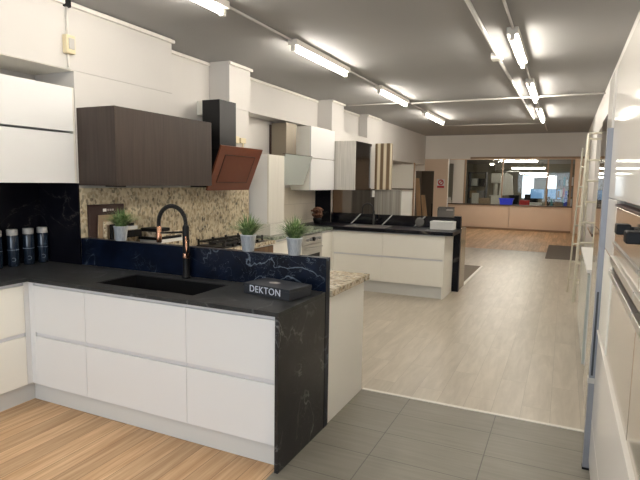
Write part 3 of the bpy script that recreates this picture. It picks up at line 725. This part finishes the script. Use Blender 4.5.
# double socket with loose cable
t = thing('wall_socket', 'cream socket with a short cable beside the copper hood', 'socket', (-3.51, 5.2, 2.05))
B(-3.501, -3.472, 5.08, 5.16, 2.02, 2.10, bev=.004).build('plate', 'switch', t); B(-3.501, -3.472, 5.19, 5.30, 2.03, 2.09, bev=.004).build('plate', 'switch', t)
MB().tube([(-3.476, 5.24, 2.03), (-3.47, 5.23, 1.96), (-3.476, 5.2, 1.90), (-3.49, 5.21, 1.80)], .008, 8).build('cable', 'switch', t)
# stone sample display on the back counter
t = thing('sample_display', 'dark brown display board with nested stone samples leaning by the wall', 'display', (-3.4, 3.1, .9005))
def frame_L(y0, y1, z0_, z1_, x, th, wd, m):
    q = MB(); q.box(x, x+th, y0, y1, z1_-wd, z1_); q.box(x, x+th, y0, y0+wd, z0_, z1_-wd); q.build('sample', m, t)
B(-3.484, -3.468, 2.996, 3.37, .9015, 1.378, bev=.002).build('back_board', 'groove', t)
for k, (y, wd) in enumerate(((3.14, .035), (3.185, .018), (3.21, .018), (3.235, .018))): B(-3.467, -3.465, y, y+wd, 1.322-.004*(k == 0), 1.338+.004*(k == 0)).build('print_mark', 'paper' if k == 0 else 'patch', t)
MB().poly_prism([(-3.464, 3.06, .9015), (-3.464, 3.40, .9015), (-3.464, 3.36, 1.29), (-3.464, 3.085, 1.29)], (.012, 0, 0)).build('sample', 'carton', t)
frame_L(3.12, 3.40, .9015, 1.235, -3.45, .014, .03, 'granite'); frame_L(3.17, 3.43, .9015, 1.21, -3.43, .014, .028, 'black'); frame_L(3.20, 3.45, .9015, 1.185, -3.41, .014, .03, 'paper'); frame_L(3.24, 3.48, .9015, 1.15, -3.39, .014, .06, 'black')
tt = thing('sample_stack', 'stack of dark and pale stone sample strips right of the first pot', 'samples', (-3.35, 3.7, .9005))
zz = .9015
for k, (y0, y1, h, m) in enumerate(((3.50, 3.98, .12, 'granite'), (3.55, 3.95, .03, 'paper'), (3.52, 3.86, .025, 'black'), (3.54, 3.80, .045, 'granite'), (3.53, 3.70, .03, 'black'))):
    B(-3.48+.01*k, -3.25, y0, y1, zz, zz+h, bev=.002).build('sample', m, tt); zz += h+.001

# ------------------------------------------------------------------ kitchen two: left run
t = thing('worktop_dresser', 'tall pale cupboard standing on the granite worktop beside the copper hood', 'cabinet', (-3.37, 5.62, .93))
B(-3.70, -3.215, 5.435, 5.83, .9315, 1.07, bev=.002).build('base_drawer', 'tallcab', t)
B(-3.70, -3.262, 5.435, 5.82, 1.072, 1.91).build('body', 'cab', t)
B(-3.261, -3.24, 5.435, 5.82, 1.074, 1.91, bev=.001).build('door', 'tallcab', t)
tag(MB().box(-3.50, -3.09, 5.295, 5.405, .89, .93).box(-3.719, -3.09, 5.405, 7.035, .89, .93).build('worktop', 'greengranite'), 'green grey granite worktop above the steel oven', 'worktop')
drawer_unit('+x', -3.11, 5.30, 6.08, 'cream drawer cabinet left of the steel oven', 'cream cabinets of the second kitchen', [(.16, .50), (.525, .86)], depth=.36, zt=.888, m='cream')
drawer_unit('+x', -3.11, 6.70, 7.075, 'cream corner cabinet right of the steel oven', 'cream cabinets of the second kitchen', [(.16, .86)], depth=.5, zt=.888, m='cream', part='door')
tag(B(-3.18, -3.16, 5.30, 7.11, 0, .139).build('plinth', 'plinth'), 'pale kickboard under the steel oven', 'plinth')
t = thing('built_in_oven', 'stainless oven with dark knobs behind the right plant pot', 'oven', (-3.3, 6.39, .14))
B(-3.60, -3.13, 6.085, 6.695, .14, .888).build('housing', 'grey', t)
cp_ = B(-3.129, -3.10, 6.085, 6.695, .745, .875, bev=.003).build('control_panel', 'steel', t)
od_ = B(-3.129, -3.105, 6.085, 6.695, .15, .738, bev=.003).build('door', 'steel', t)
B(-3.1045, -3.102, 6.16, 6.62, .25, .60).build('door_glass', 'blackgl', od_)
MB().tube([(-3.075, 6.13, .69), (-3.075, 6.65, .69)], .011, 10).build('handle', 'steel', od_)
for k, y in enumerate((6.2, 6.30, 6.39, 6.48, 6.58)):
    m = MB(); m.tube([(-3.0995, y, .81), (-3.072, y, .81)], .02 if k != 2 else .028, 14); m.build('knob', 'black' if k == 2 else 'grey', cp_)
t = thing('dried_bouquet', 'rust brown dried flowers in a small dark pot beside the black panel', 'plant', (-3.5, 7.36, .94))
MB().lathe([(.05, .9315), (.07, 1.0), (.06, 1.02)], (-3.5, 7.36, .01), 20).build('pot', 'black', t)
rb = MB(); rnd = random.Random(4)
for k in range(60):
    a = rnd.uniform(0, 2*PI); r = rnd.uniform(0, .10); z = 1.04+rnd.uniform(0, .14)
    bmesh.ops.create_icosphere(rb.bm, subdivisions=1, radius=rnd.uniform(.018, .032), matrix=Matrix.Translation((-3.5+r*math.cos(a), 7.36+r*math.sin(a), z)))
for k in range(10):
    a = k*.63; rb.tube([(-3.5, 7.36, 1.0), (-3.5+.08*math.cos(a), 7.36+.08*math.sin(a), 1.10)], .004, 5)
rb.build('flowers', 'rust', t)
tag(B(-3.719, -3.706, 5.84, 7.70, .932, 1.50).build('splashback', 'beigetile'), 'beige tiled splashback under the pale glass hood', 'splashback')
# pale glass hood
t = thing('cooker_hood', 'angled pale glass hood with a steel chimney', 'hood', (-3.5, 6.4, 1.5))
B(-3.66, -3.43, 6.21, 6.50, 1.90, 2.375, bev=.002).build('chimney', 'chimney', t)
TX, TZ, BX_, BZ = -3.30, 1.945, -3.44, 1.545; n = Vector((TZ-BZ, 0, -(TX-BX_))).normalized()
B(-3.719, -3.661, 6.25, 6.46, 1.92, 2.36).build('bracket', 'groove', t)
slab(5.98, 6.75, 0, 1, 0, .014).build('glass_panel', 'paleglass', t)
MB().poly_prism([(BX_-.03, 6.02, BZ+.02), (TX-.03, 6.02, TZ-.02), (-3.45, 6.02, TZ-.02), (-3.70, 6.02, BZ+.1), (-3.70, 6.02, BZ+.02)], (0, .69, 0)).build('housing', 'grey', t)
B(TX-.06, TX+.002, 5.985, 6.745, TZ, TZ+.006).build('top_edge', 'groove', t)
# white wall cabinets
G = 'white wall cabinets of the second kitchen'
for z0, z1, lab in ((1.468, 1.932, 'lower white wall cabinet beside the pale glass hood'), (1.942, 2.395, 'upper white wall cabinet beside the steel chimney')):
    t = thing('wall_cabinet', lab, 'cabinet', (-3.55, 7.3, z0), G)
    B(-3.718, -3.402, 6.86, 7.715, z0, z1).build('body', 'cream', t); B(-3.401, -3.38, 6.861, 7.714, z0, z1, bev=.0015).build('door', 'cab', t)
    if z0 < 1.5: B(-3.70, -3.41, 6.9, 7.69, z0-.008, z0-.001).build('under_panel', 'grey', t)
rp_ = tag(B(-3.718, -3.436, 7.72, 7.738, .9415, 1.467).build('splashback', 'dekblack'), 'black stone return panel between hob wall and bronze mirror', 'splashback')
B(-3.4355, -3.4245, 7.7205, 7.738, .9415, 1.467).build('edge_profile', 'steel', rp_)
tag(B(-3.439, -3.425, 7.80, 9.83, .90, 1.467).build('mirror_splashback', 'brownmirror'), 'bronze mirrored splashback behind the second peninsula', 'splashback')
t = thing('wall_socket', 'white socket at the right end of the bronze mirror', 'socket', (-3.42, 9.72, 1.36))
B(-3.424, -3.40, 9.66, 9.78, 1.31, 1.44, bev=.004).build('plate', 'paper', t); B(-3.399, -3.395, 9.69, 9.75, 1.35, 1.40).build('rocker', 'whiteboard', t)
# grey wood wall unit with dark glass
t = thing('wall_cabinet', 'pale grey wood wall cabinet with a dark glass door', 'cabinet', (-3.2, 8.1, 1.47))
B(-3.439, -3.03, 7.741, 7.76, 1.47, 2.245, bev=.001).build('end_panel', 'greywood', t)
B(-3.439, -3.05, 7.761, 8.50, 1.475, 2.24).build('body', 'greywood', t)
B(-3.048, -3.03, 7.761, 8.50, 1.472, 2.243, bev=.001).build('glass_door', 'darkmirror', t)
B(-3.0295, -3.015, 8.44, 8.46, 1.5, 2.2).build('handle', 'steel', t)
# striped wall unit and fluted end
t = thing('wall_cabinet', 'brown and cream striped wall cabinet beyond the dark glass door', 'cabinet', (-3.3, 10.2, 1.455))
B(-3.58, -3.10, 9.862, 9.885, 1.455, 2.36, bev=.001).build('end_panel', 'striped', t); B(-3.519, -3.12, 9.886, 9.98, 1.46, 2.35).build('body', 'brownwood', t)
t = thing('end_panel', 'grey fluted panel with a cream edge below the striped cabinet', 'panel', (-3.1, 9.93, 0))
B(-3.519, -2.90, 9.92, 9.96, 0, 1.452, bev=.001).build('fluted_face', 'fluted', t); B(-2.899, -2.70, 9.92, 9.96, 0, 1.43, bev=.001).build('cream_edge', 'cream', t)
# ------------------------------------------------------------------ kitchen two: peninsula
F2 = 7.08; RW2 = [(.175, .528), (.553, .873)]
G = 'cream drawer cabinets of the second peninsula'
drawer_unit('-y', F2, -3.09, -2.325, 'cream drawer cabinet at the left of the second peninsula', G, RW2, depth=.55, zt=.888, zb=.17, m='cream')
drawer_unit('-y', F2, -2.325, -1.462, 'cream drawer cabinet at the right of the second peninsula', G, RW2, depth=.55, zt=.888, zb=.17, m='cream')
tag(B(-3.128, -3.092, 7.078, 7.10, .0, .888).build('corner_post', 'cream'), 'cream corner post at the left of the second peninsula', 'filler panel')
tag(B(-3.11, -1.462, 7.12, 7.135, 0, .168).build('plinth', 'plinth'), 'pale kickboard under the second peninsula', 'plinth')
tag(B(-1.460, -1.442, 7.07, 7.70, 0, .888, bev=.001).build('end_panel', 'cream'), 'cream end panel of the second peninsula', 'panel')
w = MB(); z0, z1 = .89, .94
w.box(-3.705, -2.92, 7.04, 7.715, z0, z1); w.box(-2.92, -2.35, 7.04, 7.16, z0, z1); w.box(-2.92, -2.35, 7.50, 7.715, z0, z1); w.box(-2.35, -1.33, 7.04, 7.715, z0, z1)
tag(w.build('worktop', 'dekblack'), 'black marble worktop of the second peninsula', 'worktop')
u = MB(); u.box(-3.42, -1.452, 7.72, 7.80, .0, 1.10); tag(u.build('upstand', 'marble'), 'black marble upstand with white veins on the second peninsula', 'upstand')
tag(B(-1.450, -1.35, 7.72, 7.80, 0, 1.118).build('waterfall_panel', 'dekblack'), 'black marble upright slab at the end of the second peninsula', 'panel')
tag(B(-1.40, -1.36, 7.803, 8.28, 0, .93, bev=.002).build('end_panel', 'tan'), 'beige end panel behind the black marble slab', 'panel')
t = thing('kitchen_sink', 'steel sink set into the black marble worktop', 'sink', (-2.63, 7.33, .78))
s = MB(); X0, X1, Y0, Y1 = -2.918, -2.352, 7.162, 7.498
s.box(X0, X1, Y0, Y1, .78, .79); s.box(X0, X0+.01, Y0, Y1, .79, .938); s.box(X1-.01, X1, Y0, Y1, .79, .938); s.box(X0+.01, X1-.01, Y0, Y0+.01, .79, .938); s.box(X0+.01, X1-.01, Y1-.01, Y1, .79, .938)
s.build('bowl', 'steel', t)
r = MB(); r.box(X0-.03, X1+.03, Y1-.002, Y1+.025, .9405, .949); r.box(X0-.03, X1+.03, Y0-.025, Y0+.002, .9405, .949); r.box(X0-.03, X0+.002, Y0+.002, Y1-.002, .9405, .949); r.box(X1-.002, X1+.03, Y0+.002, Y1-.002, .9405, .949); r.build('rim', 'steel', t)
MB().lathe([(.04, .7905), (.04, .796), (.03, .797)], (-2.63, 7.33, 0), 16).build('drain', 'steel', t)
for o in bpy.data.objects:
    if o.name.startswith('body') and o.parent and o.parent.get('label', '').startswith('cream drawer cabinet at the left of the second'):
        for v in o.data.vertices:
            if v.co.z+o.parent.location.z > .85: v.co.z = .76-o.parent.location.z
t = thing('kitchen_tap', 'dark arched tap on the second peninsula', 'tap', (-2.66, 7.62, .94))
fx, fy = -2.66, 7.62
MB().lathe([(.028, .9405), (.028, .95), (.018, .96), (.016, 1.15), (.014, 1.16)], (fx, fy, 0), 16).build('body', 'iron', t)
MB().tube([(fx, fy, 1.15)]+[(fx-.09+.09*math.cos(a), fy-.02, 1.18+.09*math.sin(a)) for a in [k*PI/10 for k in range(11)]]+[(fx-.18, fy-.02, 1.10)], .011, 10).build('spout', 'iron', t)
MB().tube([(fx+.017, fy, 1.0), (fx+.07, fy, 1.03)], .007, 8).build('lever', 'iron', t)
t = thing('chopping_disc', 'small grey round dish leaning on the black upstand', 'dish', (-1.95, 7.68, .9405))
ring(MB(), (-1.95, 0, 1.012), .0, .07, 7.69, 7.712, 24).build('dish', 'grey', t) if False else MB().lathe([(.045, 0), (.07, .006), (.07, .014), (.05, .018)], seg=24).xf(Matrix.Translation((-1.95, 7.695, 1.013)) @ Matrix.Rotation(PI/2-.12, 4, 'X')).build('plate', 'acrylic', t)
B(-1.98, -1.92, 7.66, 7.70, .9405, .9425+.004).build('foot', 'acrylic', t)
t = thing('white_carton', 'white box on the right end of the black marble worktop', 'box', (-1.55, 7.5, .9405))
B(-1.725, -1.40, 7.40, 7.62, .9405, 1.03, bev=.004).build('base', 'paper', t); B(-1.728, -1.397, 7.397, 7.623, 1.031, 1.055, bev=.004).build('lid', 'paper', t)
t = thing('brochure_holder', 'smoked acrylic brochure holder behind the white box', 'holder', (-1.57, 7.76, 1.10))
h = MB(); h.box(-1.70, -1.46, 7.725, 7.731, 1.1005, 1.20); h.box(-1.70, -1.46, 7.782, 7.788, 1.1005, 1.25); h.box(-1.70, -1.694, 7.731, 7.782, 1.1005, 1.235); h.box(-1.466, -1.46, 7.731, 7.782, 1.1005, 1.235); h.box(-1.583, -1.577, 7.731, 7.782, 1.1005, 1.235)
h.build('pockets', 'acrylic', t)
B(-1.572, -1.472, 7.74, 7.775, 1.1005, 1.215).build('leaflets', 'patch', t); B(-1.69, -1.59, 7.74, 7.775, 1.1005, 1.175).build('leaflets', 'grey', t)

# ------------------------------------------------------------------ right side: tall units and ovens
PX = .21
t = thing('tall_housing', 'tall gloss white appliance housing along the right wall', 'cabinet', (.32, 1.9, 0))
B(PX+.022, .428, .4, 3.145, 0, .81).build('body', 'gloss', t); B(PX+.022, .428, 2.655, 3.145, .811, 2.21).build('body', 'gloss', t)
B(PX+.022, .428, .4, 2.654, 1.53, 2.21).build('body', 'gloss', t)
B(PX, PX+.021, 2.04, 3.145, .06, .30, bev=.002).build('drawer', 'gloss', t); B(PX, PX+.021, .95, 2.036, .06, .30, bev=.002).build('drawer', 'gloss', t)
B(PX, PX+.021, .95, 3.145, .303, .80, bev=.002).build('drawer', 'gloss', t)
B(PX-.008, PX+.021, .95, 3.145, .801, .812, bev=.002).build('lip', 'gloss', t)
B(PX, PX+.021, 2.655, 3.145, .815, 1.255, bev=.002).build('filler_panel', 'cream', t); B(PX+.002, PX+.021, 2.655, 3.145, 1.256, 1.264).build('shadow_gap_strip', 'browntrim', t); B(PX, PX+.021, 2.655, 3.145, 1.265, 1.527, bev=.002).build('filler_panel', 'gloss', t)  # thin brown strip puts the shade of the shadow gap into colour
B(PX, PX+.021, 1.0, 3.145, 1.531, 2.209, bev=.002).build('door', 'gloss', t)
tag(B(.205, .429, 3.24, 3.62, 0, 2.215, bev=.002).build('tall_cabinet', 'gloss'), 'narrow gloss white tall unit beyond the aluminium edged panel', 'cabinet')
t = thing('edged_panel', 'blue grey aluminium edged door panel with a dark grip slot', 'door', (.2, 3.2, 0))
B(.182, .428, 3.15, 3.195, .012, 1.895, bev=.003).build('panel', 'alu', t); B(.190, .20, 3.1485, 3.1499, .55, 1.02).build('grip_slot', 'boxdark', t)
B(.18, .24, 3.149, 3.197, .0, .0115).build('foot', 'black', t)
B(.176, .43, 3.148, 3.1965, .505, .535).build('clip', 'steel', t)
G = 'built-in ovens of the right wall'
for i, (a0, a1, lab) in enumerate(((1.76, 2.650, 'beige reflective built-in oven beside the cream filler panel'), (.96, 1.752, 'built-in oven nearest the viewer at the right picture edge'))):
    t = thing('built_in_oven', lab, 'oven', (.32, (a0+a1)/2, .815), G)
    B(PX+.03, .428, a0, a1, .815, 1.525).build('housing', 'grey', t)
    f_ = lambda x0, x1, z0, z1: B(x0, x1, a0+.003, a1-.003, z0, z1, bev=.002)
    f_(PX+.004, PX+.029, .82, 1.19).build('door_glass', 'bronze', t)
    f_(PX-.012, PX+.029, 1.195, 1.222).build('handle', 'steel', t)
    f_(PX+.006, PX+.029, 1.224, 1.25).build('fascia', 'groove', t)
    f_(PX-.010, PX+.029, 1.252, 1.282).build('control_panel', 'steel', t)
    f_(PX+.002, PX+.029, 1.284, 1.33).build('upper_glass', 'bronze', t)
    f_(PX-.004, PX+.029, 1.332, 1.347).build('trim', 'steel', t)
    f_(PX+.002, PX+.029, 1.349, 1.50).build('upper_glass', 'bronze', t)
    f_(PX-.006, PX+.029, 1.503, 1.514).build('top_trim', 'groove', t)
    yk = (2.0, 1.70)[i]
    k = B(.158, .200, yk-.07, yk, 1.434, 1.468, bev=.004); k.box(.200, PX+.001, yk-.05, yk-.03, 1.442, 1.46); k.build('knob', 'black', t)
# glossy tan tower and low unit
t = thing('tall_cabinet', 'tan mirrored tall unit behind the aluminium edged panel', 'cabinet', (.4, 4.2, 0))
B(.238, .615, 3.72, 4.32, 0, 2.05).build('body', 'tan', t); B(.215, .237, 3.72, 4.32, .02, 1.30, bev=.002).build('door', 'tan', t); B(.215, .237, 3.72, 4.32, 1.305, 2.05, bev=.002).build('glass_door', 'brownmirror', t)
t = thing('base_cabinet', 'low white base unit between the tan tall unit and the ladder', 'cabinet', (.4, 5.7, 0))
B(.232, .615, 4.80, 6.58, .08, .87).build('body', 'cab', t); B(.25, .615, 4.80, 6.56, 0, .079).build('plinth', 'grey', t)
B(.205, .615, 4.80, 6.59, .872, .90, bev=.002).build('worktop', 'paper', t)
for a0, a1 in ((4.80, 5.39), (5.393, 5.98), (5.983, 6.58)): B(.211, .231, a0+.001, a1-.001, .09, .855, bev=.002).build('door', 'paleglass', t)
t = thing('base_cabinet', 'dark topped low unit behind the ladder', 'cabinet', (.4, 8.6, 0))
B(.40, .615, 8.3, 9.9, 0, .87).build('body', 'greywood', t); B(.38, .615, 8.3, 9.9, .872, .91).build('worktop', 'marble', t)
tag(B(.42, .55, 8.4, 8.6, .911, 1.08, bev=.01).build('storage_box', 'black'), 'black box on the low unit behind the ladder', 'box')
# ladder
t = thing('step_ladder', 'tall narrow aluminium ladder leaning at the right wall', 'ladder', (.25, 7.9, 0))
def lad(base_a, base_b, top_a, top_b, name, n, rung0=.25, r=.021):
    A0, B0, A1, B1 = map(Vector, (base_a, base_b, top_a, top_b))
    for p, q in ((A0, A1), (B0, B1)): MB().tube([p, q], r, 4, False).build('stile', 'ladder', t)
    L_ = (A1-A0).length
    for k in range(n):
        f = (rung0+.28*k)/L_
        if f < .98: MB().tube([A0.lerp(A1, f), B0.lerp(B1, f)], .013, 8).build('rung', 'ladder', t)
lad((.188, 7.80, .01), (.375, 7.84, .01), (.243, 7.93, 2.285), (.425, 7.95, 2.285), 'front', 8)
lad((.12, 8.5, .01), (.30, 8.55, .01), (.185, 8.05, 2.1), (.26, 8.08, 2.1), 'rear', 7, .2, .012)
B(.24, .43, 7.90, 8.02, 2.287, 2.305).build('top_cap', 'ladder', t)

# ------------------------------------------------------------------ light
W = bpy.data.worlds.new('World'); bpy.context.scene.world = W; W.use_nodes = True
bg = W.node_tree.nodes['Background']; bg.inputs[0].default_value = (.75, .86, 1, 1); bg.inputs[1].default_value = .5
al = bpy.data.lights.new('daylight', 'AREA'); al.shape = 'RECTANGLE'; al.size = 3.4; al.size_y = 2.1; al.energy = 82; al.color = (.76, .88, 1)
ao = bpy.data.objects.new('shop_window_daylight', al); C.objects.link(ao); ao.location = (-1.5, -2.62, 1.45); ao.rotation_euler = (PI/2, 0, 0)
ao.rotation_euler = (-PI/2, 0, PI) if False else (PI/2, 0, PI)
ao.rotation_euler = Vector((0, 1, -.12)).to_track_quat('-Z', 'Y').to_euler()

# ------------------------------------------------------------------ camera
f, yaw, pitch, roll = 519.2, .438, .1113, .01518
cy, sy, cp, spn = math.cos(yaw), math.sin(yaw), math.cos(pitch), math.sin(pitch)
fw = Vector((-sy*cp, cy*cp, -spn)); r = Vector((cy, sy, 0)); u = r.cross(fw)
r2 = math.cos(roll)*r+math.sin(roll)*u; u2 = -math.sin(roll)*r+math.cos(roll)*u
cam = bpy.data.cameras.new('camera'); co = bpy.data.objects.new('camera', cam); C.objects.link(co)
cam.sensor_width = 36; cam.lens = f/640*36; cam.clip_start = .02
mw = Matrix((( r2.x, u2.x, -fw.x, 0), (r2.y, u2.y, -fw.y, 0), (r2.z, u2.z, -fw.z, 1.59), (0, 0, 0, 1)))
co.matrix_world = mw
S = bpy.context.scene; S.camera = co
S.view_settings.view_transform = 'Standard'; S.view_settings.look = 'None'; S.view_settings.gamma = 1; S.view_settings.exposure = 0.0
S.view_settings.use_curve_mapping = False
